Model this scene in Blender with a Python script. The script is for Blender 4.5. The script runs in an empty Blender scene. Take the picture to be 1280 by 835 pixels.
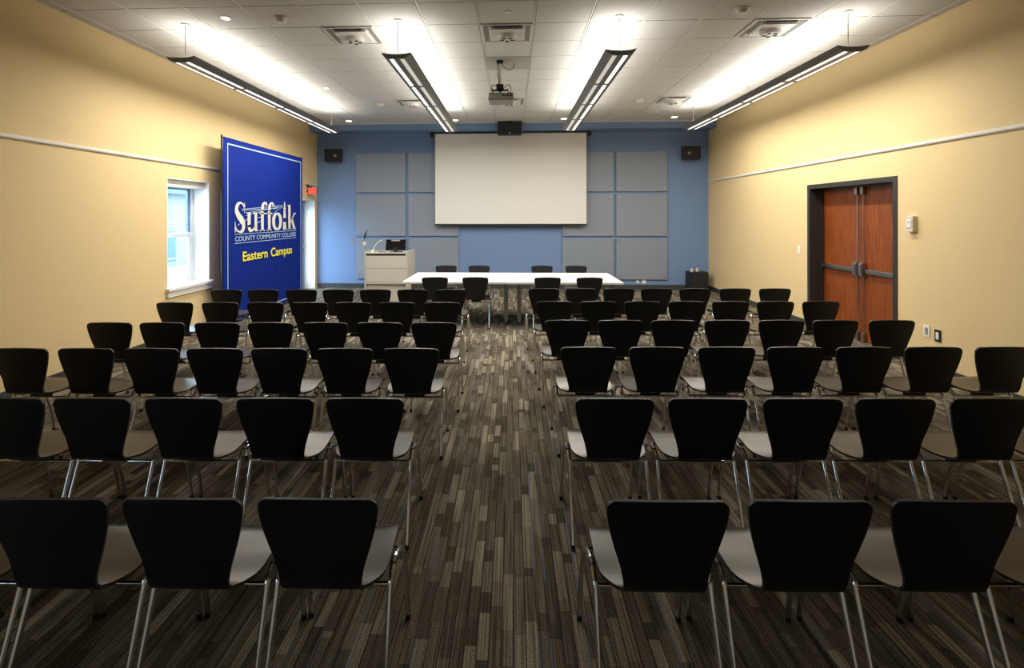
import bpy, bmesh, math, random
from mathutils import Vector, Matrix
R = random.Random(7)
SC = bpy.context.scene
COL = SC.collection
PI = math.pi

# ------------------------------------------------------------------ camera
F, CX, CY, YAW, ROLL, EYE = 648.0, 610.0, 270.4, 0.047, 0.0016, 1.74
cam_data = bpy.data.cameras.new('camera')
cam = bpy.data.objects.new('camera', cam_data)
COL.objects.link(cam)
cam_data.sensor_width = 36.0
cam_data.sensor_fit = 'HORIZONTAL'
cam_data.lens = F / 1280 * 36
cam_data.shift_x = (640 - CX) / 1280
cam_data.shift_y = -(417.5 - CY) / 1280
cam_data.clip_start = 0.05
cr = Matrix.Rotation(YAW, 3, 'Z') @ Matrix.Rotation(ROLL, 3, 'Y')
rt, fw, up = cr.col[0], cr.col[1], cr.col[2]
cam.matrix_world = Matrix(((rt.x, up.x, -fw.x, 0), (rt.y, up.y, -fw.y, 0), (rt.z, up.z, -fw.z, EYE), (0, 0, 0, 1)))
SC.camera = cam

# ------------------------------------------------------------------ view and light levels
SC.view_settings.view_transform = 'Standard'
SC.view_settings.look = 'None'
SC.view_settings.exposure = 0.42
SC.view_settings.gamma = 1.0
SC.view_settings.use_curve_mapping = False
SC.cycles.use_denoising = True
SC.cycles.max_bounces = 10
SC.cycles.diffuse_bounces = 6
SC.cycles.glossy_bounces = 4
SC.cycles.transparent_max_bounces = 8
SC.cycles.sample_clamp_indirect = 6.0
SC.cycles.caustics_reflective = False
SC.cycles.caustics_refractive = False

UP_W = 37.0          # watts of each pendant's upward light
DOWN_W = 90.0        # watts of each pendant's downward light
STRIP_E = 1.2        # glow of the lit diffuser strips
UP_COL = (1.0, 0.96, 0.89)
SKY_E = 12.0
SKY_COL = (0.55, 0.76, 1.0)

world = bpy.data.worlds.new('world')
SC.world = world
world.use_nodes = True
wn = world.node_tree
bg = wn.nodes['Background']
bg.inputs[0].default_value = (*SKY_COL, 1)
bg.inputs[1].default_value = SKY_E

def area_light(name, loc, rot, sx, sy, watts, col, parent=None, portal=False, spread=PI):
    l = bpy.data.lights.new(name, 'AREA')
    l.shape = 'RECTANGLE'
    l.size, l.size_y = sx, sy
    l.energy = watts
    l.color = col
    l.spread = spread
    if portal:
        l.cycles.is_portal = True
    o = bpy.data.objects.new(name, l)
    COL.objects.link(o)
    o.location = loc
    o.rotation_euler = rot
    o.parent = parent
    return o

XL, XR, YB, H, YF = -4.78, 4.63, 12.49, 3.91, -3.2
WT = 0.36            # depth of the outer left wall

# ------------------------------------------------------------------ materials
def mat(name, col, rough=.6, metal=0.0, spec=.5, emis=None, es=0.0, coat=0.0):
    m = bpy.data.materials.new(name)
    m.use_nodes = True
    b = m.node_tree.nodes['Principled BSDF']
    b.inputs['Base Color'].default_value = (*col, 1)
    b.inputs['Roughness'].default_value = rough
    b.inputs['Metallic'].default_value = metal
    b.inputs['Specular IOR Level'].default_value = spec
    b.inputs['Coat Weight'].default_value = coat
    if emis:
        b.inputs['Emission Color'].default_value = (*emis, 1)
        b.inputs['Emission Strength'].default_value = es
    return m

def nd(m, kind, **kw):
    n = m.node_tree.nodes.new(kind)
    for k, v in kw.items():
        setattr(n, k, v)
    return n

def lk(m, a, b):
    m.node_tree.links.new(a, b)

def noisy(m, scale=40.0, amt=.06, bump=0.0, stretch=(1, 1, 1), detail=3.0, space='Object'):
    """fine variation of the colour and, if asked, a bump"""
    b = m.node_tree.nodes['Principled BSDF']
    c = tuple(b.inputs['Base Color'].default_value)[:3]
    tc = nd(m, 'ShaderNodeTexCoord'); mp = nd(m, 'ShaderNodeMapping')
    mp.inputs['Scale'].default_value = stretch
    lk(m, tc.outputs[space], mp.inputs['Vector'])
    n = nd(m, 'ShaderNodeTexNoise')
    n.inputs['Scale'].default_value = scale
    n.inputs['Detail'].default_value = detail
    lk(m, mp.outputs[0], n.inputs['Vector'])
    r = nd(m, 'ShaderNodeValToRGB')
    r.color_ramp.elements[0].position = .3
    r.color_ramp.elements[1].position = .7
    r.color_ramp.elements[0].color = (*[x*(1-amt) for x in c], 1)
    r.color_ramp.elements[1].color = (*[min(1, x*(1+amt)) for x in c], 1)
    lk(m, n.outputs['Fac'], r.inputs[0])
    lk(m, r.outputs[0], b.inputs['Base Color'])
    if bump:
        bp = nd(m, 'ShaderNodeBump')
        bp.inputs['Strength'].default_value = bump
        bp.inputs['Distance'].default_value = .004
        lk(m, n.outputs['Fac'], bp.inputs['Height'])
        lk(m, bp.outputs[0], b.inputs['Normal'])
    return m

M = {}
M['yellow'] = noisy(mat('yellow_wall_paint', (.74, .56, .295), .75, spec=.25), 90, .03, .15)
M['blue'] = noisy(mat('blue_wall_paint', (.175, .262, .44), .75, spec=.25), 90, .04, .15)
M['white_paint'] = noisy(mat('white_paint', (.80, .78, .72), .5), 60, .02)
M['reveal'] = noisy(mat('white_plaster', (.85, .85, .83), .6), 60, .02)
M['tile'] = noisy(mat('ceiling_tile', (.56, .55, .52), .9, spec=.1), 160, .05, .25)
M['grid'] = mat('ceiling_grid_metal', (.72, .70, .64), .5)
M['dark_base'] = noisy(mat('dark_vinyl_base', (.045, .047, .045), .5), 30, .1)
M['rail'] = noisy(mat('rail_white', (.72, .70, .64), .4), 30, .03)
M['dframe'] = noisy(mat('door_frame_grey', (.030, .030, .025), .4), 30, .08)
M['chrome'] = mat('chrome', (.80, .80, .80), .13, 1.0)
M['steel'] = noisy(mat('brushed_steel', (.42, .40, .36), .33, 1.0), 60, .08)
M['rubber'] = mat('black_rubber', (.012, .012, .012), .6)
M['shell'] = noisy(mat('black_laminate', (.009, .009, .010), .42, spec=.4), 300, .35, .05)
M['seat'] = noisy(mat('black_laminate_lit_seat', (.034, .028, .018), .36, spec=.5, coat=.05), 300, .2, .03)  # same black shell, lightened and warmed to paint in reflected ceiling light
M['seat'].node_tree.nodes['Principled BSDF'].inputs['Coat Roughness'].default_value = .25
M['seat'].node_tree.nodes['Principled BSDF'].inputs['Specular Tint'].default_value = (1.0, .92, .78, 1)  # warm cast of the ceiling light put into the sheen
M['edge'] = mat('laminate_edge', (.03, .027, .024), .35)
M['black'] = noisy(mat('black_plastic', (.007, .007, .008), .5), 80, .2)
M['grille'] = noisy(mat('speaker_grille', (.008, .008, .009), .7), 500, .5)
M['pendant'] = noisy(mat('pendant_grey_metal', (.19, .19, .18), .45, .2), 50, .05)
M['strip'] = mat('lit_diffuser', (.8, .8, .78), .4, emis=(1, .95, .86), es=STRIP_E)
M['strip_dim'] = mat('view_dimmed_diffuser', (.8, .8, .78), .4, emis=(1, .95, .86), es=.34)  # weaker glow stands in for aisle-side strips angled away from the viewer
M['lamp'] = mat('lit_downlight_lens', (.8, .8, .78), .4, emis=(1, .93, .80), es=4.0)
M['screen'] = noisy(mat('projection_screen', (.74, .735, .69), .85, spec=.15), 200, .015)
M['table'] = noisy(mat('white_table_laminate', (.70, .68, .62), .35), 60, .015)
M['tleg'] = mat('table_leg_grey', (.30, .30, .28), .35, .6)
M['podium'] = noisy(mat('podium_grey_laminate', (.52, .49, .41), .45), 60, .03)
M['panel'] = noisy(mat('grey_acoustic_mesh', (.235, .270, .320), .6, spec=.35), 200, .22, .2)
M['cream'] = mat('cream_plastic', (.66, .60, .46), .45)
M['whitep'] = mat('white_plastic', (.82, .80, .75), .4)
M['diff'] = mat('diffuser_white_metal', (.62, .60, .55), .45)
M['mtile'] = mat('projector_mount_tile', (.36, .35, .31), .7)
M['slot'] = mat('diffuser_dark_slot', (.03, .03, .028), .7)
M['gap'] = mat('diffuser_grey_recess', (.20, .195, .17), .7)
M['banner'] = None
M['letter'] = mat('banner_cream_print', (.64, .62, .54), .8)
M['line'] = mat('banner_pale_blue_print', (.35, .48, .66), .8)
M['yellowp'] = mat('banner_yellow_print', (.86, .78, .03), .8)
M['red'] = mat('exit_red_lit', (.8, .06, .04), .5, emis=(1, .08, .05), es=.75)
M['winblue'] = mat('window_metal_blue_grey', (.16, .24, .42), .4)
M['winwhite'] = mat('window_white_frame', (.75, .76, .76), .45)
M['shade'] = mat('shade_cassette_white', (.72, .70, .64), .6)
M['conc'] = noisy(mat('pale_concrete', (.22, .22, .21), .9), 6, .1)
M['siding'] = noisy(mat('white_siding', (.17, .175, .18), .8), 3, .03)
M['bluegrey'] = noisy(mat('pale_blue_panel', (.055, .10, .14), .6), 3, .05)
M['projm'] = noisy(mat('projector_grey', (.28, .27, .24), .45), 50, .06)

def glass():
    m = bpy.data.materials.new('clear_glass'); m.use_nodes = True
    t = m.node_tree; t.nodes.clear()
    o = t.nodes.new('ShaderNodeOutputMaterial'); mx = t.nodes.new('ShaderNodeMixShader')
    tr = t.nodes.new('ShaderNodeBsdfTransparent'); gl = t.nodes.new('ShaderNodeBsdfGlossy')
    tr.inputs[0].default_value = (.93, .97, .97, 1); gl.inputs['Roughness'].default_value = .02
    lw = t.nodes.new('ShaderNodeLayerWeight'); lw.inputs[0].default_value = .5
    pw = t.nodes.new('ShaderNodeMath'); pw.operation = 'POWER'; pw.inputs[1].default_value = 5
    fr = t.nodes.new('ShaderNodeMath'); fr.operation = 'MULTIPLY_ADD'; fr.inputs[1].default_value = .9; fr.inputs[2].default_value = .04
    t.links.new(lw.outputs['Facing'], pw.inputs[0]); t.links.new(pw.outputs[0], fr.inputs[0])
    t.links.new(fr.outputs[0], mx.inputs[0]); t.links.new(tr.outputs[0], mx.inputs[1])
    t.links.new(gl.outputs[0], mx.inputs[2]); t.links.new(mx.outputs[0], o.inputs[0])
    return m
M['glass'] = glass()

def banner_mat():
    m = mat('banner_royal_blue_fabric', (.005, .020, .205), .8, spec=.1)
    b = m.node_tree.nodes['Principled BSDF']
    b.inputs['Sheen Weight'].default_value = 0
    tc = nd(m, 'ShaderNodeTexCoord'); mp = nd(m, 'ShaderNodeMapping')
    mp.inputs['Scale'].default_value = (1, 9, .35)
    lk(m, tc.outputs['Object'], mp.inputs[0])
    n = nd(m, 'ShaderNodeTexNoise'); n.inputs['Scale'].default_value = 2.2
    lk(m, mp.outputs[0], n.inputs['Vector'])
    bp = nd(m, 'ShaderNodeBump'); bp.inputs['Strength'].default_value = .5; bp.inputs['Distance'].default_value = .02
    lk(m, n.outputs['Fac'], bp.inputs['Height']); lk(m, bp.outputs[0], b.inputs['Normal'])
    return m
M['banner'] = banner_mat()

def wood_mat():
    m = mat('reddish_cherry_veneer', (.33, .09, .025), .42)
    b = m.node_tree.nodes['Principled BSDF']
    tc = nd(m, 'ShaderNodeTexCoord'); mp = nd(m, 'ShaderNodeMapping')
    mp.inputs['Scale'].default_value = (6, 6, .5)
    lk(m, tc.outputs['Object'], mp.inputs[0])
    n = nd(m, 'ShaderNodeTexNoise'); n.inputs['Scale'].default_value = 5; n.inputs['Detail'].default_value = 6
    n.inputs['Distortion'].default_value = .6
    lk(m, mp.outputs[0], n.inputs['Vector'])
    r = nd(m, 'ShaderNodeValToRGB')
    r.color_ramp.elements[0].position = .3; r.color_ramp.elements[0].color = (.15, .030, .004, 1)
    r.color_ramp.elements[1].position = .72; r.color_ramp.elements[1].color = (.31, .074, .010, 1)
    lk(m, n.outputs['Fac'], r.inputs[0]); lk(m, r.outputs[0], b.inputs['Base Color'])
    return m
M['wood'] = wood_mat()

def carpet_mat():
    """long narrow strips running down the room, random tones, thin dark and blue lines"""
    m = mat('striped_carpet', (.1, .08, .06), .95, spec=.1)
    b = m.node_tree.nodes['Principled BSDF']
    def mth(op, a, c=None, d=None):
        n = nd(m, 'ShaderNodeMath', operation=op)
        for i, v in enumerate((a, c, d)):
            if v is None: continue
            if isinstance(v, (int, float)): n.inputs[i].default_value = v
            else: lk(m, v, n.inputs[i])
        return n.outputs[0]
    tc = nd(m, 'ShaderNodeTexCoord'); sp = nd(m, 'ShaderNodeSeparateXYZ')
    lk(m, tc.outputs['Object'], sp.inputs[0])
    xs = mth('DIVIDE', sp.outputs[0], .050)
    col = mth('FLOOR', xs); fx = mth('FRACT', xs)
    wn1 = nd(m, 'ShaderNodeTexWhiteNoise', noise_dimensions='1D'); lk(m, col, wn1.inputs['W'])
    yy = mth('ADD', mth('DIVIDE', sp.outputs[1], .34), mth('MULTIPLY', wn1.outputs[0], 9.7))
    row = mth('FLOOR', yy); fy = mth('FRACT', yy)
    # each cell splits once at a random place, so that lengths differ
    cb = nd(m, 'ShaderNodeCombineXYZ'); lk(m, col, cb.inputs[0]); lk(m, row, cb.inputs[1])
    wn2 = nd(m, 'ShaderNodeTexWhiteNoise', noise_dimensions='3D'); lk(m, cb.outputs[0], wn2.inputs['Vector'])
    half = mth('GREATER_THAN', fy, mth('ADD', mth('MULTIPLY', wn2.outputs[0], 1.2), .2))
    cb2 = nd(m, 'ShaderNodeCombineXYZ'); lk(m, col, cb2.inputs[0]); lk(m, row, cb2.inputs[1]); lk(m, half, cb2.inputs[2])
    wn3 = nd(m, 'ShaderNodeTexWhiteNoise', noise_dimensions='3D'); lk(m, cb2.outputs[0], wn3.inputs['Vector'])
    rp = nd(m, 'ShaderNodeValToRGB'); rp.color_ramp.interpolation = 'CONSTANT'
    e = rp.color_ramp.elements
    stops = [(0, (.095, .077, .054)), (.22, (.130, .107, .076)), (.50, (.165, .137, .097)), (.74, (.220, .188, .133)), (.87, (.30, .260, .186))]
    e[0].position, e[0].color = 0, (*stops[0][1], 1)
    e[1].position, e[1].color = stops[1][0], (*stops[1][1], 1)
    for p, c in stops[2:]:
        x = e.new(p); x.color = (*c, 1)
    lk(m, wn3.outputs[0], rp.inputs[0])
    # thin thread lines within a strip
    ln = nd(m, 'ShaderNodeTexNoise', noise_dimensions='2D')
    mp = nd(m, 'ShaderNodeMapping'); mp.inputs['Scale'].default_value = (125, 1.6, 1)
    lk(m, tc.outputs['Object'], mp.inputs[0]); lk(m, mp.outputs[0], ln.inputs['Vector'])
    ln.inputs['Scale'].default_value = 1; ln.inputs['Detail'].default_value = 3
    lr = nd(m, 'ShaderNodeMapRange'); lk(m, ln.outputs['Fac'], lr.inputs[0])
    lr.inputs[1].default_value = .35; lr.inputs[2].default_value = .62; lr.inputs[3].default_value = .50; lr.inputs[4].default_value = 1.2
    mul = nd(m, 'ShaderNodeMix', data_type='RGBA', blend_type='MULTIPLY'); mul.inputs[0].default_value = 1
    sk = nd(m, 'ShaderNodeTexNoise', noise_dimensions='2D'); mp3 = nd(m, 'ShaderNodeMapping'); mp3.inputs['Scale'].default_value = (260, 110, 1)
    lk(m, tc.outputs['Object'], mp3.inputs[0]); lk(m, mp3.outputs[0], sk.inputs['Vector']); sk.inputs['Scale'].default_value = 1
    sr = nd(m, 'ShaderNodeMapRange'); lk(m, sk.outputs['Fac'], sr.inputs[0])
    sr.inputs[1].default_value = .36; sr.inputs[2].default_value = .60; sr.inputs[3].default_value = .55; sr.inputs[4].default_value = 1.15
    lvl = mth('MULTIPLY', lr.outputs[0], sr.outputs[0])
    cbl = nd(m, 'ShaderNodeCombineXYZ')
    for i in range(3): lk(m, lvl, cbl.inputs[i])
    lk(m, rp.outputs[0], mul.inputs[6]); lk(m, cbl.outputs[0], mul.inputs[7])
    # dark seam between strips, blue on some
    edge = mth('MULTIPLY', mth('LESS_THAN', fx, .09), mth('GREATER_THAN', wn3.outputs[0], .35))
    sm = nd(m, 'ShaderNodeMix', data_type='RGBA'); lk(m, edge, sm.inputs[0])
    isb = mth('GREATER_THAN', wn1.outputs[0], .74)
    isd = mth('MULTIPLY', mth('GREATER_THAN', wn2.outputs[0], .35), isb)
    bc = nd(m, 'ShaderNodeMix', data_type='RGBA'); lk(m, isd, bc.inputs[0])
    bc.inputs[6].default_value = (.022, .020, .018, 1); bc.inputs[7].default_value = (.11, .15, .27, 1)
    lk(m, mul.outputs[2], sm.inputs[6]); lk(m, bc.outputs[2], sm.inputs[7])
    lk(m, sm.outputs[2], b.inputs['Base Color'])
    bp = nd(m, 'ShaderNodeBump'); bp.inputs['Strength'].default_value = .4; bp.inputs['Distance'].default_value = .003
    lk(m, ln.outputs['Fac'], bp.inputs['Height']); lk(m, bp.outputs[0], b.inputs['Normal'])
    return m
M['carpet'] = carpet_mat()

# ------------------------------------------------------------------ geometry helpers
class MB:
    def __init__(s):
        s.v, s.f, s.sm = [], [], []
    def add(s, vs, fs, smooth=False):
        n = len(s.v)
        s.v += [tuple(v) for v in vs]
        s.f += [tuple(i+n for i in f) for f in fs]
        s.sm += [smooth]*len(fs)
        return s
    def box(s, x0, x1, y0, y1, z0, z1, bev=0.0):
        if bev:
            bm = bmesh.new()
            bmesh.ops.create_cube(bm, size=1)
            for v in bm.verts:
                v.co = Vector(((x0+x1)/2+v.co.x*(x1-x0), (y0+y1)/2+v.co.y*(y1-y0), (z0+z1)/2+v.co.z*(z1-z0)))
            bmesh.ops.bevel(bm, geom=bm.edges[:], offset=bev, segments=2, affect='EDGES', profile=.6)
            bm.verts.index_update()
            s.add([v.co for v in bm.verts], [[v.index for v in f.verts] for f in bm.faces])
            bm.free()
            return s
        s.add([(x, y, z) for x in (x0, x1) for y in (y0, y1) for z in (z0, z1)],
              [(0, 1, 3, 2), (4, 6, 7, 5), (0, 4, 5, 1), (2, 3, 7, 6), (0, 2, 6, 4), (1, 5, 7, 3)])
        return s
    def tube(s, pts, r, seg=10, cap=True, smooth=True):
        pts = [Vector(p) for p in pts]
        n = len(pts)
        rr = r if isinstance(r, (list, tuple)) else [r]*n
        vs, fs = [], []
        ref = None
        for i, p in enumerate(pts):
            t = (pts[min(i+1, n-1)]-pts[max(i-1, 0)]).normalized()
            if ref is None:
                ref = Vector((1, 0, 0)) if abs(t.x) < .9 else Vector((0, 1, 0))
            a = (ref - t*ref.dot(t)).normalized(); ref = a
            b = t.cross(a)
            for k in range(seg):
                q = 2*PI*k/seg
                vs.append(p+a*math.cos(q)*rr[i]+b*math.sin(q)*rr[i])
        for i in range(n-1):
            for k in range(seg):
                fs.append((i*seg+k, i*seg+(k+1) % seg, (i+1)*seg+(k+1) % seg, (i+1)*seg+k))
        s.add(vs, fs, smooth)
        if cap:
            s.add(vs[:seg], [tuple(range(seg))[::-1]])
            s.add(vs[-seg:], [tuple(range(seg))])
        return s
    def cyl(s, c, r, z0, z1, seg=24, r2=None):
        return s.tube([(c[0], c[1], z0), (c[0], c[1], z1)], [r, r if r2 is None else r2], seg)
    def prism(s, poly, axis, a0, a1, smooth=False):
        """poly of 2D points swept along an axis ('x': poly is (y,z); 'y': poly is (x,z); 'z': poly is (x,y))"""
        def P(p, a):
            return {'x': (a, p[0], p[1]), 'y': (p[0], a, p[1]), 'z': (p[0], p[1], a)}[axis]
        n = len(poly)
        vs = [P(p, a0) for p in poly]+[P(p, a1) for p in poly]
        s.add(vs, [(i, (i+1) % n, n+(i+1) % n, n+i) for i in range(n)], smooth)
        s.add(vs[:n], [tuple(range(n))[::-1]]); s.add(vs[n:], [tuple(range(n))])
        return s
    def build(s, name, m, parent=None, loc=None):
        me = bpy.data.meshes.new(name)
        me.from_pydata(s.v, [], s.f)
        bm = bmesh.new(); bm.from_mesh(me)
        bmesh.ops.recalc_face_normals(bm, faces=bm.faces)
        bm.to_mesh(me); bm.free()
        me.polygons.foreach_set('use_smooth', s.sm)
        me.update()
        me.materials.append(m)
        o = bpy.data.objects.new(name, me)
        COL.objects.link(o)
        if parent: o.parent = parent
        if loc: o.location = loc
        return o

def tag(o, label=None, cat=None, group=None, kind=None):
    if label: o['label'] = label
    if cat: o['category'] = cat
    if group: o['group'] = group
    if kind: o['kind'] = kind
    return o

def thing(name, label, cat, loc=(0, 0, 0), rz=0.0, group=None):
    o = bpy.data.objects.new(name, None)
    COL.objects.link(o)
    o.empty_display_size = .1
    o.location = loc; o.rotation_euler = (0, 0, rz)
    return tag(o, label, cat, group)

def struct(name, mb, m, parent=None):
    o = mb.build(name, m, parent)
    if parent is None: o['kind'] = 'structure'
    return o

def kids(o):
    return [c for c in bpy.data.objects if c.parent == o]

def dup(root, loc, rz=None, label=None, group=None):
    def cp(o, par):
        c = o.copy(); COL.objects.link(c)
        if par: c.parent = par
        for k in tree[o.name]: cp(k, c)
        return c
    tree = {}
    def walk(o):
        tree[o.name] = kids(o)
        for k in tree[o.name]: walk(k)
    walk(root)
    c = cp(root, None)
    c.location = loc
    if rz is not None: c.rotation_euler = (0, 0, rz)
    if label: c['label'] = label
    if group: c['group'] = group
    return c

def spline(pts, n=6):
    """Catmull-Rom through pts"""
    P = [Vector(p) for p in pts]
    out = []
    for i in range(len(P)-1):
        a, b, c, d = P[max(i-1, 0)], P[i], P[i+1], P[min(i+2, len(P)-1)]
        for k in range(n):
            t = k/n
            out.append(.5*((2*b)+(c-a)*t+(2*a-5*b+4*c-d)*t*t+(3*b-a-3*c+d)*t**3))
    out.append(P[-1])
    return out

# ------------------------------------------------------------------ room shell
struct('floor', MB().box(XL-.37, XR+.34, YF, YB, -.12, 0), M['carpet'])

# ceiling: tegular tiles hung in a metal grid
GX, GY, T = -.06, 5.22, .61
mb = MB()
xs = sorted([GX+(k+.5)*T for k in range(-8, 8)])
xs = [XL]+[x for x in xs if XL+.05 < x < XR-.05]+[XR]
ys = [GY+k*T for k in range(-14, 13)]
ys = [YF]+[y for y in ys if YF+.05 < y < 12.0-.05]+[12.0]
mb.box(XL, XR, YF, 12.0, H+.012, H+.10)
for i in range(len(xs)-1):
    for j in range(len(ys)-1):
        x0, x1, y0, y1 = xs[i]+.011, xs[i+1]-.011, ys[j]+.008, ys[j+1]-.008
        b = .004
        mb.add([(x0, y0, H+.012), (x1, y0, H+.012), (x1, y1, H+.012), (x0, y1, H+.012),
                (x0+b, y0+b, H), (x1-b, y0+b, H), (x1-b, y1-b, H), (x0+b, y1-b, H)],
               [(4, 5, 6, 7), (0, 1, 5, 4), (1, 2, 6, 5), (2, 3, 7, 6), (3, 0, 4, 7)])
ceil_o = struct('ceiling', mb, M['tile'])
mb = MB()
for x in xs[1:-1]:
    mb.box(x-.005, x+.005, YF, 12.0, H+.002, H+.012)
for y in ys[1:-1]:
    mb.box(XL, XR, y-.003, y+.003, H+.003, H+.012)
mb.box(XL, XR, 11.975, 12.0, H-.012, H)
struct('ceiling_grid', mb, M['grid'], ceil_o)

# walls
WY0, WY1, WZ0, WZ1 = 6.97, 7.97, .72, 2.285      # window opening
DY0, DY1, DZ1 = 10.98, 12.36, 2.14               # glazed door opening behind the banner
mb = MB()
mb.box(XL-WT, XL, YF, -1.9, 0, H+.1)
mb.box(XL-WT, XL, -.9, WY0, 0, H+.1)
mb.box(XL-WT, XL, -1.9, -.9, 0, WZ0)  # opening for the added window behind the camera
mb.box(XL-WT, XL, -1.9, -.9, WZ1, H+.1)
mb.box(XL-WT, XL, WY0, WY1, 0, WZ0)
mb.box(XL-WT, XL, WY0, WY1, WZ1, H+.1)
mb.box(XL-WT, XL, WY1, DY0, 0, H+.1)
mb.box(XL-WT, XL, DY0, DY1, DZ1, H+.1)
mb.box(XL-WT, XL, DY1, YB+.2, 0, H+.1)
struct('wall_left', mb, M['yellow'])
RY0, RY1, RZ1 = 6.463, 8.356, 2.22
mb = MB()
mb.box(XR, XR+.34, YF, RY0, 0, H+.1)
mb.box(XR, XR+.34, RY0, RY1, RZ1, H+.1)
mb.box(XR, XR+.34, RY1, YB+.2, 0, H+.1)
mb.box(XR+.26, XR+.34, RY0, RY1, 0, RZ1)
struct('wall_right', mb, M['yellow'])
struct('wall_back', MB().box(XL, XR, YB, YB+.2, 0, H+.1), M['blue'])
struct('wall_front', MB().box(XL, XR, YF-.2, YF, 0, H+.1), M['white_paint'])
struct('beam_back', MB().box(XL, XR, 12.0, YB, 3.755, H+.1), M['blue'])
struct('baseboard_left', MB().box(XL, XL+.012, YF, DY0, 0, .10), M['dark_base'])
struct('baseboard_right', MB().box(XR-.012, XR, YF, RY0, 0, .10).box(XR-.012, XR, RY1, YB, 0, .10), M['dark_base'])
struct('baseboard_back', MB().box(XL+.02, XR-.02, YB-.014, YB, 0, .11), M['dark_base'])
# picture rails
prof = [(0, -.02), (.018, -.02), (.026, -.008), (.026, .010), (.016, .02), (0, .02)]
struct('trim_1', MB().prism([(XL+a, 2.508+b) for a, b in prof], 'y', YF, 12.45), M['rail'])
struct('trim_2', MB().prism([(XR-a, 2.552+b) for a, b in prof], 'y', YF, 12.49), M['rail'])

# ---- window in the left wall
xo = XL-WT+.10
def make_window(wname, WY0, WY1):
    win = thing(wname, None, None); win['kind'] = 'structure'
    mb = MB()       # reveal lining
    mb.box(XL-WT, XL-.001, WY0, WY0+.012, WZ0, WZ1).box(XL-WT, XL-.001, WY1-.012, WY1, WZ0, WZ1)
    mb.box(XL-WT, XL-.001, WY0+.012, WY1-.012, WZ1-.012, WZ1)
    mb.build('reveal', M['reveal'], win)
    MB().box(XL-WT, XL+.06, WY0-.04, WY1+.03, WZ0-.02, WZ0+.025, .006).box(XL, XL+.035, WY0-.03, WY1+.02, WZ0-.10, WZ0-.02).build('window_sill', M['white_paint'], win)
    y0, y1, z0, z1 = WY0+.012, WY1-.012, WZ0+.025, WZ1-.012
    mb = MB()
    mb.box(xo-.06, xo+.01, y0, y0+.05, z0, z1).box(xo-.06, xo+.01, y1-.05, y1, z0, z1)
    mb.box(xo-.06, xo+.01, y0+.05, y1-.05, z1-.06, z1).box(xo-.06, xo+.01, y0+.05, y1-.05, z0, z0+.05)
    mb.build('window_frame', M['winwhite'], win)
    zm = 1.47
    s = MB()        # upper sash, set further out
    s.box(xo-.055, xo-.02, y0+.05, y0+.09, zm, z1-.06).box(xo-.055, xo-.02, y1-.10, y1-.05, zm, z1-.06)
    s.box(xo-.055, xo-.02, y0+.09, y1-.10, z1-.12, z1-.06)
    up_s = s.build('sash', M['winblue'], win)
    MB().box(xo-.055, xo+.012, y0+.05, y1-.05, zm-.035, zm+.03).build('meeting_rail', M['winwhite'], win)
    MB().box(xo-.05, xo-.02, y0+.09, y1-.10, zm+.15, zm+.175).build('glazing_bar', M['winwhite'], up_s)
    MB().box(xo-.042, xo-.036, y0+.09, y1-.10, zm+.03, z1-.12).build('pane', M['glass'], up_s)
    s = MB()
    s.box(xo-.03, xo+.005, y0+.05, y0+.11, z0+.05, zm-.035).box(xo-.03, xo+.005, y1-.11, y1-.05, z0+.05, zm-.035)
    s.box(xo-.03, xo+.005, y0+.11, y1-.11, z0+.05, z0+.13)
    lo_s = s.build('sash', M['winwhite'], win)
    MB().box(xo-.016, xo-.010, y0+.11, y1-.11, z0+.13, zm-.035).build('pane', M['glass'], lo_s)
    MB().box(XL-.17, XL-.06, y0, y1, z1-.105, z1, .01).build('shade_cassette', M['shade'], win)
make_window('window_1', WY0, WY1)
make_window('window_added', -1.9, -.9)  # unseen window behind the camera, added for cool daylight on near chairs

# ---- glazed door behind the banner
dr = thing('door_1', None, None); dr['kind'] = 'structure'
mb = MB()
mb.box(XL-WT, XL-.001, DY0, DY0+.012, 0, DZ1).box(XL-WT, XL-.001, DY1-.012, DY1, 0, DZ1)
mb.box(XL-WT, XL-.001, DY0+.012, DY1-.012, DZ1-.012, DZ1)
mb.build('reveal', M['reveal'], dr)
mb = MB()
a, b = DY0+.012, DY1-.012
mb.box(xo-.08, xo, a, a+.06, 0, DZ1-.012).box(xo-.08, xo, b-.06, b, 0, DZ1-.012).box(xo-.08, xo, a+.06, b-.06, DZ1-.08, DZ1-.012)
mb.build('door_frame', M['winblue'], dr)
mb = MB()
mb.box(xo-.06, xo-.015, a+.06, a+.15, .01, DZ1-.08).box(xo-.06, xo-.015, b-.15, b-.06, .01, DZ1-.08)
mb.box(xo-.06, xo-.015, a+.15, b-.15, .01, .22).box(xo-.06, xo-.015, a+.15, b-.15, DZ1-.18, DZ1-.08)
lf = mb.build('door_leaf', M['winwhite'], dr)
MB().box(xo-.04, xo-.034, a+.15, b-.15, .22, DZ1-.18).build('pane', M['glass'], lf)
MB().tube([(xo+.04, a+.12, 1.02), (xo+.04, b-.10, 1.02)], .018).tube([(xo-.02, a+.14, 1.02), (xo+.04, a+.14, 1.02)], .012).tube([(xo-.02, b-.12, 1.02), (xo+.04, b-.12, 1.02)], .012).build('push_bar', M['steel'], lf)

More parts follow.
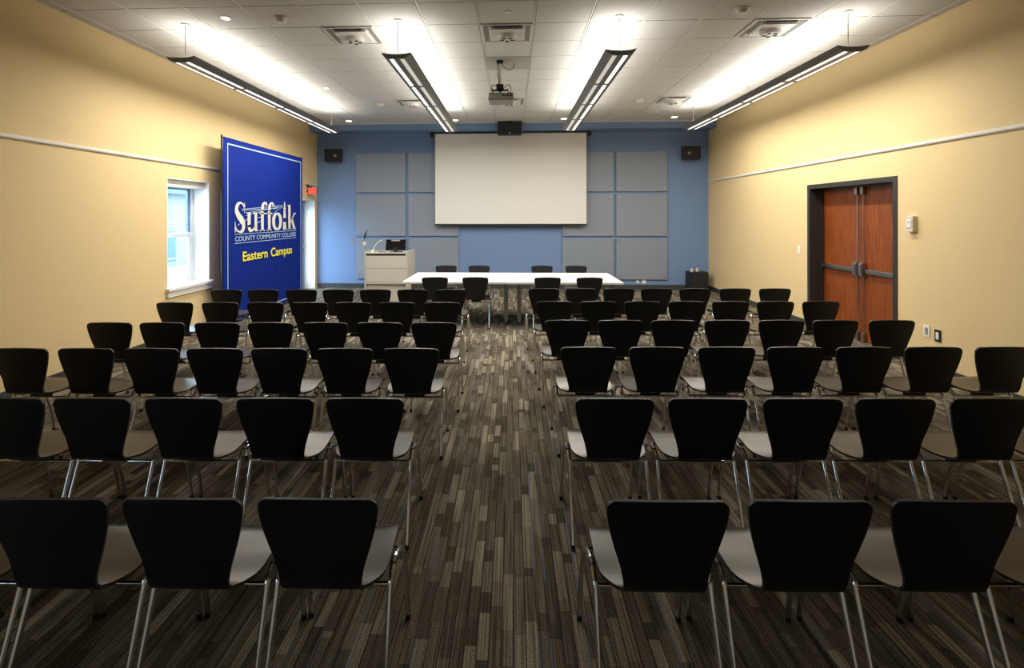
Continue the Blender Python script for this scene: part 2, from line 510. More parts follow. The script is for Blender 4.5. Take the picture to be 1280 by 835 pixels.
# ---- wooden double door in the right wall
dd = thing('door_2', None, None); dd['kind'] = 'structure'
mb = MB()
fwid = .065
XI = XR+.205
mb.box(XR-.012, XI+.05, RY0, RY0+fwid, 0, RZ1).box(XR-.012, XI+.05, RY1-fwid, RY1, 0, RZ1)
mb.box(XR-.012, XI+.05, RY0+fwid, RY1-fwid, RZ1-fwid, RZ1)
mb.box(XI-.05, XI-.006, RY0+fwid, RY0+fwid+.018, 0, RZ1-fwid).box(XI-.05, XI-.006, RY1-fwid-.018, RY1-fwid, 0, RZ1-fwid)
mb.box(XI-.05, XI-.006, RY0+fwid+.018, RY1-fwid-.018, RZ1-fwid-.018, RZ1-fwid)
mb.build('door_frame', M['dframe'], dd)
ym = (RY0+RY1)/2
for sgn in (-1, 1):
    ya, yb = (ym+.003, RY1-fwid-.003) if sgn > 0 else (RY0+fwid+.003, ym-.003)
    leaf = MB().box(XI, XI+.045, ya, yb, .008, RZ1-fwid-.004, .002).build('door_leaf', M['wood'], dd)
    yr = ym+sgn*.062
    ye = yb-.02 if sgn > 0 else ya+.02
    # panic bar with rail, centre case and vertical rods
    mb = MB()
    lo, hi = sorted((yr+sgn*.07, ye))
    mb.box(XI-.052, XI-.012, lo, hi, .95, 1.01, .008)
    mb.box(XI-.02, XI, lo+.01, hi-.01, .955, 1.005)
    mb.build('push_bar', M['steel'], leaf)
    MB().box(XI-.07, XI, yr-.038, yr+.038, .90, 1.10, .014).box(XI-.085, XI-.06, yr-.03, yr+.03, .92, 1.08, .01).build('latch_case', M['steel'], leaf)
    MB().box(XI-.045, XI, ye-.025, ye+.025, .945, 1.015, .006).build('bar_end_cap', M['black'], leaf)
    MB().tube([(XI-.025, yr, .10), (XI-.025, yr, .90)], .008).build('latch_rod', M['steel'], leaf)
    MB().tube([(XI-.025, yr, 1.10), (XI-.025, yr, 2.06)], .008).build('latch_rod', M['steel'], leaf)
    MB().box(XI-.055, XI, yr-.03, yr+.03, 2.03, RZ1-fwid-.02, .008).build('top_latch', M['steel'], leaf)
    MB().box(XI-.05, XI, yr-.026, yr+.026, .015, .13, .012).build('bottom_latch', M['steel'], leaf)
    MB().tube([(XI-.006, yr+sgn*.06*(-1 if sgn > 0 else -1)-.0, 1.62), (XI+.0, yr-sgn*.06, 1.62)], .010).build('screw_cap', M['steel'], leaf)

# ------------------------------------------------------------------ outside the window
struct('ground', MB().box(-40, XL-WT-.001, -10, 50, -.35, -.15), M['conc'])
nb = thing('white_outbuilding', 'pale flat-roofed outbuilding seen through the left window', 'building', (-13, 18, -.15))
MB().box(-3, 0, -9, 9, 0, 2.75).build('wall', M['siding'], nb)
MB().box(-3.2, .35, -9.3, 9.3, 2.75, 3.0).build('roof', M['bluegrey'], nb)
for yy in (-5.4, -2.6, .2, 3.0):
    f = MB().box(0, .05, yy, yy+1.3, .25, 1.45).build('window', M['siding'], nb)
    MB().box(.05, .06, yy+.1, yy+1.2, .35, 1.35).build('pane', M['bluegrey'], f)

# ------------------------------------------------------------------ chairs
def shell_surface(path, hw, rise, v0, v1, n=26, th=.011, nu=12, corner0=0, corner1=0, crown=0.0):
    """sweeps an outline with half width hw(s) along the side path; returns an MB solid sheet"""
    P = path
    L = [0]
    for i in range(1, len(P)): L.append(L[-1]+(P[i]-P[i-1]).length)
    tot = L[-1]
    def at(s):
        s = max(0, min(tot, s))
        for i in range(1, len(P)):
            if L[i] >= s: break
        t = (s-L[i-1])/max(1e-9, L[i]-L[i-1])
        p = P[i-1].lerp(P[i], t)
        a = P[max(0, i-2)]; b = P[min(len(P)-1, i+1)]
        d = (b-a).normalized()
        return p, d
    s0, s1 = v0*tot, v1*tot
    st = []
    for k in range(n+1):
        st.append(s0+(s1-s0)*k/n)
    if corner0: st = sorted(set(st+[s0+corner0*x for x in (.03, .1, .22, .4, .65)]))
    if corner1: st = sorted(set(st+[s1-corner1*x for x in (.03, .1, .22, .4, .65)]))
    rows_t, rows_b = [], []
    for s in st:
        p, d = at(s)
        nrm = Vector((0, d.z, -d.y))       # behind or under the sitter
        if nrm.z > 0 and s > tot*.5: nrm = -nrm
        w = hw(p)
        if corner0 and s-s0 < corner0:
            q = corner0-(s-s0); w -= corner0-math.sqrt(max(0, corner0**2-q*q))
        if corner1 and s1-s < corner1:
            q = corner1-(s1-s); w -= corner1-math.sqrt(max(0, corner1**2-q*q))
        rt_, rb_ = [], []
        for j in range(nu+1):
            u = -1+2*j/nu
            up_ = -nrm*rise(s/tot)*u*u
            cr_ = -d*crown*(1-u*u)*max(0, 1-(s-s0)/.12) if crown else Vector((0, 0, 0))
            c = Vector((u*w, p.y, p.z))+up_+cr_
            rt_.append(c-nrm*th/2); rb_.append(c+nrm*th/2)
        rows_t.append(rt_); rows_b.append(rb_)
    m = MB()
    k = nu+1; N = len(st)
    vs = [v for r_ in rows_t for v in r_]+[v for r_ in rows_b for v in r_]
    fs = []
    o = N*k
    for i in range(N-1):
        for j in range(nu):
            a = i*k+j
            fs.append((a, a+1, a+k+1, a+k)); fs.append((o+a, o+a+k, o+a+k+1, o+a+1))
    m.add(vs, fs, True)
    # rim with its own hard edge
    rim = [(i, 0) for i in range(N)]+[(N-1, j) for j in range(1, k)]+[(i, nu) for i in range(N-2, -1, -1)]+[(0, j) for j in range(nu-1, 0, -1)]
    tv = [rows_t[i][j] for i, j in rim]; bv = [rows_b[i][j] for i, j in rim]
    q = len(rim)
    m.add(tv+bv, [(i, (i+1) % q, q+(i+1) % q, q+i) for i in range(q)], False)
    return m

def lerp_table(tab):
    def f(x):
        for (a, va), (b, vb) in zip(tab, tab[1:]):
            if x <= b:
                t = (x-a)/(b-a) if b > a else 0
                t = max(0, min(1, t)); t = t*t*(3-2*t) if False else t
                return va+(vb-va)*t
        return tab[-1][1]
    return f

SIDE = spline([(0, 0, .775), (0, .010, .71), (0, .022, .63), (0, .034, .55), (0, .045, .49), (0, .060, .458), (0, .090, .444),
               (0, .14, .442), (0, .21, .447), (0, .29, .452), (0, .355, .455), (0, .400, .450), (0, .430, .435), (0, .443, .414)], 5)
HW_BACK = lerp_table([(.446, .130), (.48, .134), (.512, .1395), (.54, .146), (.565, .1535), (.61, .168), (.657, .1815), (.70, .191), (.74, .196), (.78, .197)])
HW_SEAT = lerp_table([(.05, .131), (.068, .136), (.084, .147), (.10, .160), (.125, .179), (.15, .189), (.18, .195), (.22, .196), (.30, .194), (.40, .190), (.45, .183)])
def HWF(p):
    return HW_BACK(p.z) if p.y < .058 else HW_SEAT(p.y)
RISE = lerp_table([(0, .016), (.3, .014), (.40, .004), (.46, .001), (.52, .005), (.7, .010), (.9, .008), (1, .002)])
SPLIT = .455

def make_chair():
    t = thing('shell_chair', 'chair', 'chair')
    bk = shell_surface(SIDE, HWF, RISE, 0, SPLIT, 22, corner0=.034, crown=.010)
    bk.build('backrest', M['shell'], t)
    st = shell_surface(SIDE, HWF, RISE, SPLIT, 1, 22, corner1=.035)
    st.build('seat', M['seat'], t)
    for sx in (-1, 1):
        rear = spline([(sx*.204, .050, .012), (sx*.203, .118, .200), (sx*.202, .172, .350), (sx*.202, .192, .398), (sx*.202, .225, .424)], 5)
        lg = MB().tube(rear, .0106, 10, cap=False).build('leg', M['chrome'], t)
        MB().tube([(sx*.204, .046, 0), (sx*.204, .054, .022)], .0118, 10).build('foot', M['rubber'], lg)
        front = spline([(sx*.202, .225, .424), (sx*.202, .285, .424), (sx*.203, .365, .396), (sx*.203, .43, .33), (sx*.204, .478, .22), (sx*.205, .508, .10), (sx*.205, .520, .012)], 5)
        lg = MB().tube(front, .0106, 10, cap=False).build('leg', M['chrome'], t)
        MB().tube([(sx*.205, .520, 0), (sx*.205, .520, .022)], .0118, 10).build('foot', M['rubber'], lg)
        MB().tube([(sx*.202, .228, .4245), (sx*.202, .262, .4255)], .0125, 10).build('bumper', M['rubber'], t)
    MB().tube([(-.202, .186, .383), (.202, .186, .383)], .008, 10).build('crossbar', M['chrome'], t)
    MB().tube([(-.203, .380, .387), (.203, .380, .387)], .008, 10).build('crossbar', M['chrome'], t)
    MB().prism([(.31, .428), (.31, .4465), (.40, .4465), (.40, .380), (.37, .380)], 'x', -.07, .07).build('seat_bracket', M['rubber'], t)
    MB().box(-.07, .07, .172, .200, .388, .438).build('seat_bracket', M['rubber'], t)
    t.scale = (1.03, 1.03, 1.03)
    return t

KX = 1.74/1.69
ROWS = {
 1: [(-1.948, 1.579), (-1.509, 1.598), (-1.071, 1.617), (-0.632, 1.636), (0.498, 1.672), (0.954, 1.693), (1.414, 1.713), (1.877, 1.733)],
 2: [(-2.550, 2.476), (-2.117, 2.495), (-1.654, 2.514), (-1.192, 2.534), (-0.741, 2.553), (0.510, 2.601), (0.974, 2.621), (1.448, 2.641), (1.908, 2.660), (2.381, 2.680), (2.850, 2.700)],
 3: [(-3.414, 3.423), (-2.954, 3.440), (-2.504, 3.460), (-2.059, 3.477), (-1.612, 3.495), (-1.159, 3.514), (-0.701, 3.533), (0.529, 3.616), (1.005, 3.636), (1.486, 3.655), (1.961, 3.674), (2.439, 3.694), (2.912, 3.713), (3.400, 3.733)],
 4: [(-3.468, 4.289), (-3.012, 4.306), (-2.537, 4.325), (-2.077, 4.343), (-1.607, 4.362), (-1.138, 4.380), (-0.673, 4.398), (0.478, 4.545), (0.943, 4.563), (1.405, 4.581), (1.873, 4.599), (2.343, 4.618), (2.811, 4.636), (3.300, 4.655)],
 5: [(-3.586, 5.329), (-3.101, 5.347), (-2.620, 5.366), (-2.150, 5.383), (-1.690, 5.401), (-1.220, 5.417), (-0.747, 5.435), (0.451, 5.546), (0.918, 5.563), (1.388, 5.581), (1.856, 5.599), (2.320, 5.616), (2.795, 5.634), (3.276, 5.652)],
 6: [(-3.568, 6.293), (-3.108, 6.309), (-2.630, 6.327), (-2.168, 6.343), (-1.705, 6.360), (-1.237, 6.376), (-0.768, 6.393), (0.395, 6.526), (0.862, 6.543), (1.334, 6.560), (1.805, 6.577), (2.285, 6.593), (2.788, 6.611), (3.281, 6.629)],
}
ORD = ['first', 'second', 'third', 'fourth', 'fifth', 'sixth', 'seventh']
ROWN = {1: 'nearest row', 2: 'second-nearest row', 3: 'third-nearest row', 4: 'fourth-nearest row', 5: 'second-farthest row', 6: 'farthest row'}
proto = make_chair()
first = True
CH_TREE = {}
def _walk(o):
    CH_TREE[o.name] = kids(o)
    for k in CH_TREE[o.name]: _walk(k)
_walk(proto)
def copy_chair(src, par=None):
    c = src.copy(); COL.objects.link(c)
    if par: c.parent = par
    for k in CH_TREE[src.name]: copy_chair(k, c)
    return c
def place(x, y, rz, label, group):
    global first
    o = proto if first else copy_chair(proto)
    first = False
    o.location = (x, y, 0); o.rotation_euler = (0, 0, rz)
    o['label'] = label; o['group'] = group
    return o
for r, lst in ROWS.items():
    left = [p for p in lst if p[0] < 0][::-1]
    right = [p for p in lst if p[0] > 0]
    for side, L_ in (('left', left), ('right', right)):
        for i, (x, y) in enumerate(L_):
            if i == 0:
                lab = f'black shell chair on chrome legs beside the aisle, {side} block, {ROWN[r]}'
            else:
                lab = f'black shell chair on chrome legs, {ORD[i]} from the aisle, {side} block, {ROWN[r]}'
            place(x*KX, y*KX, YAW*.6+R.uniform(-.006, .006), lab, 'black shell chairs set out in rows')
for (x, y, rz, where) in [(-1.190, 7.90, .03, 'before the left table, farther from the aisle'), (-.570, 7.92, -.02, 'before the left table, nearer the aisle'),
                          (.535, 7.93, .02, 'before the right table, nearer the aisle'), (1.175, 7.94, .06, 'before the right table, farther from the aisle')]:
    place(x, y, rz, 'black shell chair pushed in '+where, 'chairs around the white tables')
for (x, y, rz, where) in [(-1.255, 9.80, .02, 'left table, nearer the podium'), (-.63, 9.81, -.02, 'left table, nearer the middle joint'),
                          (.555, 9.82, .01, 'right table, nearer the middle joint'), (1.195, 9.83, -.03, 'right table, nearer the right end')]:
    place(x, y, PI+rz, 'dark chair facing the room behind the '+where, 'chairs around the white tables')

# ------------------------------------------------------------------ tables
def make_table(x0, x1, label):
    cx = (x0+x1)/2
    t = thing('folding_table', label, 'table', (cx, 8.70, 0), 0, 'white tables joined end to end')
    w = (x1-x0)/2
    D = .685
    MB().box(-w, w, -D, D, .690, .72, .002).build('tabletop', M['table'], t)
    for sx in (-1, 1):
        lx = sx*(w-.105)
        lg = MB().box(lx-.03, lx+.03, -.33, -.28, .07, .69, .006).box(lx-.03, lx+.03, .28, .33, .07, .69, .006)
        lg.box(lx-.022, lx+.022, -.28, .28, .63, .688).box(lx-.018, lx+.018, -.28, .28, .30, .34)
        lg = lg.build('leg', M['tleg'], t)
        for sy in (-1, 1):
            ft = MB()
            ft.tube([(lx, sy*.24, .085), (lx, sy*.33, .08), (lx, sy*.44, .058)], [.022, .022, .016], 10)
            ft = ft.build('foot', M['chrome'], lg)
            MB().tube([(lx-.014, sy*.43, .027), (lx+.014, sy*.43, .027)], .027, 16).tube([(lx, sy*.43, .03), (lx, sy*.43, .065)], .008, 8).build('caster', M['rubber'], ft)
    MB().box(-w+.13, w-.13, -.02, .02, .64, .689).build('stretcher', M['tleg'], t)
    return t
make_table(-1.725, -.0008, 'white rectangular table on grey wheeled legs, nearer the podium')
make_table(.0008, 1.70, 'white rectangular table on grey wheeled legs, farther from the podium')

# ------------------------------------------------------------------ podium with monitor, lamp, microphone
pd = thing('podium', 'beige-grey laminate lectern cabinet standing left of the white tables', 'podium', (-2.54, 10.3, 0))
px = .435
MB().box(-px, -px+.03, 0, .80, 0, 1.035).box(px-.03, px, 0, .80, 0, 1.035).box(-px+.03, px-.03, .77, .80, 0, 1.0).build('body', M['podium'], pd)
MB().box(-px+.03, px-.03, .06, .77, .97, .99).build('top', M['podium'], pd)
MB().box(-px+.03, px-.03, .0, .06, 1.0, 1.02).build('front_lip', M['podium'], pd)
MB().box(-px+.03, px-.03, .05, .06, .90, .985).build('slot', M['black'], pd)
MB().box(-px+.033, px-.033, .004, .03, .702, .95).build('front_panel', M['podium'], pd)
MB().box(-px+.033, px-.033, .004, .03, .42, .696).build('front_panel', M['podium'], pd)
MB().box(-px+.033, px-.033, .05, .07, .02, .385).build('toe_panel', M['podium'], pd)
MB().box(-px+.03, px-.03, .0, .05, .385, .412).build('rail', M['podium'], pd)
mo = thing('monitor', 'black tilted computer monitor on top of the podium', 'monitor', (-2.44, 10.72, .991))
mb = MB()
tz = .06
pr = [(-.205, .07), (.205, .07), (.205, .285), (-.205, .285)]
M4 = Matrix.Rotation(math.radians(-16), 4, 'X')
b = MB().box(-.205, .205, -.02, .02, .0, .225, .006)
b.v = [tuple(M4 @ Vector(v)+Vector((0, 0, .045))) for v in b.v]
b.build('screen_back', mat('monitor_matt_black', (.004, .004, .004), .8, spec=.1), mo)
b = MB().box(-.09, .09, -.028, -.018, .19, .215, .003)
b.v = [tuple(M4 @ Vector(v)+Vector((0, 0, .045))) for v in b.v]
b.build('handle', M['projm'], mo)
MB().box(-.12, .12, -.06, .14, 0, .015, .004).box(-.04, .04, -.02, .04, .015, .10).build('stand', M['black'], mo)
gl = thing('gooseneck_lamp', 'white gooseneck lamp on the podium left of the monitor', 'lamp', (-2.86, 10.5, .991))
MB().cyl((0, 0), .035, 0, .05, 20, .02).build('base', M['whitep'], gl)
MB().tube(spline([(0, 0, .05), (.03, 0, .12), (.085, 0, .20), (.16, 0, .255)], 5), .006, 8).build('neck', M['whitep'], gl)
MB().tube([(.15, 0, .252), (.185, 0, .262)], [.010, .014], 12).build('lamp_head', M['whitep'], gl)
tp = thing('touch_panel', 'flat dark control panel lying on the podium top', 'panel', (-2.72, 10.62, .991))
MB().box(-.07, .07, -.09, .09, 0, .022, .005).build('case', M['projm'], tp)
MB().box(-.055, .055, -.07, .07, .022, .024).build('display', M['black'], tp)
cb = MB().tube(spline([(-2.62, 10.60, 1.0), (-2.57, 10.52, 1.003), (-2.50, 10.45, 1.0), (-2.55, 10.40, 1.0), (-2.54, 10.375, .999)], 5), .005, 6).build('cable', M['black'])
tag(cb, 'thin black cable lying on the podium in front of the monitor', 'cable')
ms = thing('microphone_stand', 'dark microphone on a thin stand with a cream clamp, left of the podium', 'microphone stand', (-3.13, 10.85, 0))
MB().cyl((0, 0), .12, 0, .02, 28, .11).build('base', M['black'], ms)
MB().tube([(0, 0, .02), (0, 0, 1.28)], .008, 10).build('pole', M['projm'], ms)
MB().tube([(0, 0, 1.27), (.01, -.02, 1.32), (.05, -.05, 1.41)], [.016, .018, .012], 12).build('microphone', M['black'], ms)
MB().tube([(.05, -.05, 1.41), (.065, -.062, 1.44), (.078, -.072, 1.466)], [.016, .024, .012], 14).build('microphone_head', M['steel'], ms)
MB().box(-.03, .035, -.04, .02, 1.13, 1.20, .01).build('clamp', M['cream'], ms)

# ------------------------------------------------------------------ back wall: acoustic panels, screen, speakers
pc = [(-3.80, -2.585), (-2.515, -1.30), (1.19, 2.405), (2.465, 3.66)]
pz = [(.235, 1.205), (1.265, 2.270), (2.325, 3.275)]
cn = ['first column from the left', 'second column from the left', 'third column from the left', 'fourth column from the left']
rn = ['bottom', 'middle', 'top']
for ci, (x0, x1) in enumerate(pc):
    for ri, (z0, z1) in enumerate(pz):
        t = thing('acoustic_panel', f'grey acoustic wall panel, {rn[ri]} one in the {cn[ci]}', 'wall panel', ((x0+x1)/2, YB, z0), 0, 'grey acoustic panels on the blue wall')
        w, h = (x1-x0)/2, z1-z0
        MB().box(-w, w, -.045, -.008, 0, h, .004).build('panel', M['panel'], t)
        for ax in (-w+.07, w-.07):
            for az in (.07, h-.07):
                MB().tube([(ax, -.001, az), (ax, -.056, az)], .018, 14).build('bolt', M['steel'], t)
sc = thing('projection_screen', 'large cream projection screen pulled down over the blue wall', 'screen', (-.048, 12.30, 0))
MB().box(-1.79, 1.79, -.003, .003, 1.56, 3.70).build('fabric', M['screen'], sc)
MB().box(-1.80, 1.80, -.014, .014, 1.525, 1.56, .005).build('bottom_bar', M['black'], sc)
MB().tube([(-1.86, .05, 3.69), (1.86, .05, 3.69)], .045, 18).build('roller', M['projm'], sc)
for sx in (-1, 1):
    MB().box(sx*1.86-.05, sx*1.86+.05, -.03, .180, 3.65, 3.745, .004).build('bracket', M['black'], sc)

def speaker(x, z, rz, label):
    t = thing('wall_speaker', label, 'speaker', (x, 12.31, z), rz, 'wall speakers beside the screen')
    MB().prism([(-.205, -.10), (.205, -.10), (.165, .12), (-.165, .12)], 'z', 0, .295).build('cabinet', M['black'], t)
    MB().box(-.195, .195, -.112, -.10, .008, .287, .004).build('grille', M['grille'], t)
    MB().tube([(.06*(-1 if x > 0 else 1), -.112, .13), (.06*(-1 if x > 0 else 1), -.118, .13)], .035, 20).build('badge', M['projm'], t)
    MB().box(-.03, .03, .10, .178, .11, .19).build('bracket', M['black'], t)
speaker(-4.29, 3.065, .0, 'black loudspeaker on the blue wall near the yellow left wall')
speaker(4.15, 3.065, .0, 'black loudspeaker on the blue wall near the yellow right wall')
t = thing('center_speaker', 'wide black loudspeaker hung above the top of the screen', 'speaker', (-.06, 11.90, 3.60))
MB().box(-.275, .275, -.10, .098, 0, .29, .012).build('cabinet', M['black'], t)
MB().box(-.265, .265, -.108, -.10, .01, .28).build('grille', M['grille'], t)
MB().box(-.02, .02, -.112, -.108, .02, .05).build('badge', M['steel'], t)
MB().box(-.06, .06, -.04, .04, .29, .31).build('bracket', M['black'], t)

# small plates on walls
def plate(name, label, cat, loc, face, w, h, m=M['whitep'], inner=None):
    """face: unit direction the plate looks to"""
    t = thing(name, label, cat, loc, {'-y': 0, '-x': -PI/2, '+x': PI/2}[face])
    MB().box(-w/2, w/2, -.008, 0, -h/2, h/2, .002).build('plate', m, t)
    MB().box(-w*.22, w*.22, -.012, -.008, -h*.3, h*.3).build('insert', inner or M['projm'], t)
    return t
plate('wall_outlet', 'small white outlet low on the blue wall, nearer the tables', 'outlet', (2.974, YB, .205), '-y', .075, .115, inner=M['cream'])
plate('wall_outlet', 'white outlet low on the blue wall, nearer the black box', 'outlet', (3.12, YB, .200), '-y', .10, .125, inner=M['whitep'])
plate('light_switch', 'small grey switch on the blue wall next to the glazed doorway', 'switch', (-3.90, YB, 1.16), '-y', .07, .115, M['projm'])
plate('light_switch', 'small white switch on the yellow wall left of the wooden doors', 'switch', (XR, 8.60, 1.19), '-x', .075, .125, inner=M['whitep'])
plate('wall_outlet', 'white outlet plate low on the yellow wall, nearer the wooden doors', 'outlet', (XR, 6.02, .45), '-x', .085, .13)
plate('wall_outlet', 'black-framed outlet plate low on the yellow wall right of the white one', 'outlet', (XR, 5.87, .43), '-x', .085, .13, M['black'], M['whitep'])
t = thing('thermostat', 'cream thermostat box on the yellow wall right of the wooden doors', 'thermostat', (XR, 6.215, 1.55), -PI/2)
MB().box(-.055, .055, -.05, 0, 0, .185, .006).build('case', M['cream'], t)
MB().box(-.035, .035, -.056, -.05, .05, .15, .003).build('cover', M['whitep'], t)
MB().cyl((0, 0), .012, 0, .004, 12).build('dial', M['projm'], t, (0, -.056, .12))

# black equipment box in the right corner
t = thing('equipment_box', 'black equipment box on the floor in the right back corner', 'box', (4.27, 12.05, 0))
MB().box(-.20, .20, 0, .36, .02, .455, .008).build('cabinet', M['black'], t)
MB().box(-.17, .17, -.008, 0, .06, .42, .004).build('front_panel', M['grille'], t)
for sx in (-1, 1):
    MB().box(sx*.17-.02, sx*.17+.02, .02, .34, 0, .02).build('foot', M['rubber'], t)
for k, (xx, yy) in enumerate([(4.115, 12.12), (4.26, 12.2)]):
    t = thing('connector_box', ['small pale fitting on the black box, at its left front edge', 'small pale fitting on the black box, toward the middle'][k], 'fitting', (xx, yy, .456))
    MB().box(-.03, .03, -.03, .03, 0, .05, .006).build('case', M['cream'], t)
    MB().cyl((0, 0), .014, .05, .085, 14).build('plug', M['whitep'], t)
cb = MB().tube(spline([(4.055, 12.20, .10), (4.02, 12.22, .08), (3.95, 12.15, .012), (3.88, 12.25, .01), (3.93, 12.35, .01), (4.02, 12.30, .012), (4.05, 12.22, .03)], 6), .008, 6).build('cable', M['rubber'])
tag(cb, 'black cable looped on the carpet beside the black equipment box', 'cable')

# exit sign over the glazed door
t = thing('exit_sign', 'small red lit sign sticking out above the glazed doorway', 'exit sign', (XL, 11.87, 2.26))
MB().box(.03, .235, -.018, .018, 0, .155, .004).build('housing', M['black'], t)
MB().box(.036, .229, -.022, -.018, .005, .150).build('face', M['red'], t)
MB().box(0, .03, -.02, .02, .05, .10).box(.015, .12, -.015, .015, .155, .19).tube([(.02, -.02, .19), (.02, -.02, .225)], .03, 14).build('bracket', M['black'], t)

# ------------------------------------------------------------------ banner
BX = -4.50
ban = thing('banner', 'tall royal blue fabric banner with cream and yellow lettering by the left wall', 'banner', (BX, 7.88, 0))
BW, BH = 3.04, 2.99
mb = MB()
n, k = 60, 2
vs, fs = [], []
for i in range(n+1):
    y = BW*i/n
    x = .004*math.sin(i*.9)+.003*math.sin(i*2.3)
    for j in range(13):
        z = .06+(BH-.06)*j/12
        vs.append((x*.8, y, z))
for i in range(n):
    for j in range(12):
        a = i*13+j
        fs.append((a, a+13, a+14, a+1))
nn = len(vs)
vs2 = [(v[0]-.006, v[1], v[2]) for v in vs]
m_ = MB().add(vs+vs2, fs+[tuple(q+nn for q in f[::-1]) for f in fs], True)
m_.box(-.008, .006, 0, BW, .05, .062).box(-.008, .006, 0, BW, BH-.006, BH+.002)
m_.build('fabric', M['banner'], ban)
MB().tube([(-.02, -.012, .0), (-.02, -.012, BH+.03)], .014, 10).build('pole', M['black'], ban)
MB().tube([(-.02, BW+.012, .0), (-.02, BW+.012, BH+.03)], .014, 10).build('pole', M['black'], ban)
MB().tube([(-.02, -.012, BH-.01), (-.02, BW+.012, BH-.01)], .012, 10).build('crossbar', M['black'], ban)
MB().tube([(-.02, -.012, .03), (-.02, BW+.012, .03)], .012, 10).build('crossbar', M['black'], ban)
for yy in (0, BW):
    MB().box(-.20, .16, yy-.03, yy+.03, 0, .012, .003).build('foot', M['black'], ban)
PX = .009     # print stands just off the fabric
def flat(quads, name, m, th=.002):
    b = MB()
    for q in quads:
        n_ = len(q)
        fr = [(PX+th, y-7.88, z) for y, z in q]; bk_ = [(PX, y-7.88, z) for y, z in q]
        b.add(fr+bk_, [tuple(range(n_)), tuple(range(2*n_-1, n_-1, -1))]+[(i, n_+i, n_+(i+1) % n_, (i+1) % n_) for i in range(n_)])
    return b.build(name, m, ban)
def rect(y0, y1, z0, z1): return [(y0, z0), (y1, z0), (y1, z1), (y0, z1)]
yl, yr_, zb, zt = 7.975, 10.82, .10, 2.905
w_ = .022
flat([rect(yl, yl+w_, zb, zt), rect(yr_-w_, yr_, zb, zt), rect(yl+w_, yr_-w_, zt-w_, zt), rect(yl+w_, yr_-w_, zb, zb+w_)], 'border', M['line'])
def stroke(pts, ws, n=7):
    """variable-width stroke as quads"""
    P3 = spline([(p[0], p[1], w) for p, w in zip(pts, ws)], n) if len(pts) > 2 else [Vector((*p, w)) for p, w in zip(pts, ws)]
    L_, R_ = [], []
    for i, p in enumerate(P3):
        d = (P3[min(i+1, len(P3)-1)]-P3[max(i-1, 0)]); d = Vector((d.x, d.y)).normalized()
        nn_ = Vector((-d.y, d.x))*p.z/2
        L_.append((p.x+nn_.x, p.y+nn_.y)); R_.append((p.x-nn_.x, p.y-nn_.y))
    return [[L_[i], L_[i+1], R_[i+1], R_[i]] for i in range(len(P3)-1)]
B0 = 1.480
L1 = []
# S
L1 += stroke([(8.500, 1.830), (8.470, 1.925), (8.375, 1.972), (8.275, 1.925), (8.245, 1.845), (8.300, 1.765), (8.395, 1.695), (8.465, 1.615), (8.440, 1.520), (8.345, 1.490), (8.240, 1.530), (8.205, 1.620)],
             [.012, .035, .030, .075, .100, .115, .125, .105, .080, .030, .035, .012])
L1 += [rect(8.492, 8.512, 1.80, 1.975), rect(8.192, 8.212, 1.485, 1.66)]
# u
L1 += [rect(8.600, 8.700, 1.56, 1.815), rect(8.560, 8.610, 1.795, 1.815), rect(8.830, 8.925, 1.485, 1.815), rect(8.790, 8.840, 1.795, 1.815), rect(8.92, 8.965, 1.485, 1.505)]
L1 += stroke([(8.650, 1.60), (8.662, 1.530), (8.720, 1.500), (8.790, 1.520), (8.845, 1.575)], [.10, .085, .045, .035, .02])
# f f
for fx_ in (9.07, 9.335):
    L1 += [rect(fx_, fx_+.10, 1.48, 1.86), rect(fx_-.045, fx_+.145, 1.48, 1.50), rect(fx_-.055, fx_+.175, 1.785, 1.81)]
    L1 += stroke([(fx_+.05, 1.84), (fx_+.065, 1.93), (fx_+.120, 1.985), (fx_+.185, 1.985), (fx_+.215, 1.945)], [.10, .09, .045, .045, .075])
# o
th_ = []
for k_ in range(25):
    a_ = 2*PI*k_/24
    th_.append(((9.705+.150*math.sin(a_), 1.648+.150*math.cos(a_)), .030+.085*abs(math.sin(a_))))
L1 += stroke([p for p, w in th_], [w for p, w in th_], 2)
# l drawn as a lighthouse
L1 += [[(9.955, 1.485), (10.105, 1.485), (10.085, 1.635), (9.975, 1.635)], [(9.972, 1.715), (10.088, 1.715), (10.068, 1.885), (9.992, 1.885)],
       rect(9.975, 10.085, 1.892, 1.915), rect(10.005, 10.055, 1.915, 1.985), [(9.998, 1.985), (10.062, 1.985), (10.030, 2.04)]]
# k
L1 += [rect(10.20, 10.300, 1.48, 1.975), rect(10.165, 10.21, 1.955, 1.975), rect(10.165, 10.335, 1.48, 1.50), rect(10.40, 10.565, 1.48, 1.50), rect(10.43, 10.56, 1.795, 1.815)]
L1 += stroke([(10.30, 1.625), (10.49, 1.80)], [.03, .035])
L1 += [[(10.325, 1.665), (10.385, 1.725), (10.545, 1.485), (10.430, 1.485)]]
flat(L1, 'lettering', M['letter'])
# thin beams from the lighthouse
bm_ = []
for (a_, b_) in [((8.42, 1.865), (9.98, 1.955)), ((8.42, 1.845), (9.30, 1.885)), ((8.62, 1.81), (9.98, 1.94)), ((8.55, 1.76), (9.10, 1.83)), ((9.55, 1.88), (9.98, 1.95)), ((9.58, 1.82), (9.98, 1.945)), ((9.57, 1.94), (9.98, 1.96)),
                 ((8.96, 1.72), (9.07, 1.735)), ((8.93, 1.63), (9.06, 1.66)), ((8.28, 1.60), (8.60, 1.70))]:
    bm_ += stroke([a_, b_], [.010, .012])
flat(bm_, 'light_beams', M['line'], .0012)
flat([rect(8.184, 10.575, 1.448, 1.458), rect(8.184, 10.575, 1.300, 1.310)], 'rules', M['line'])

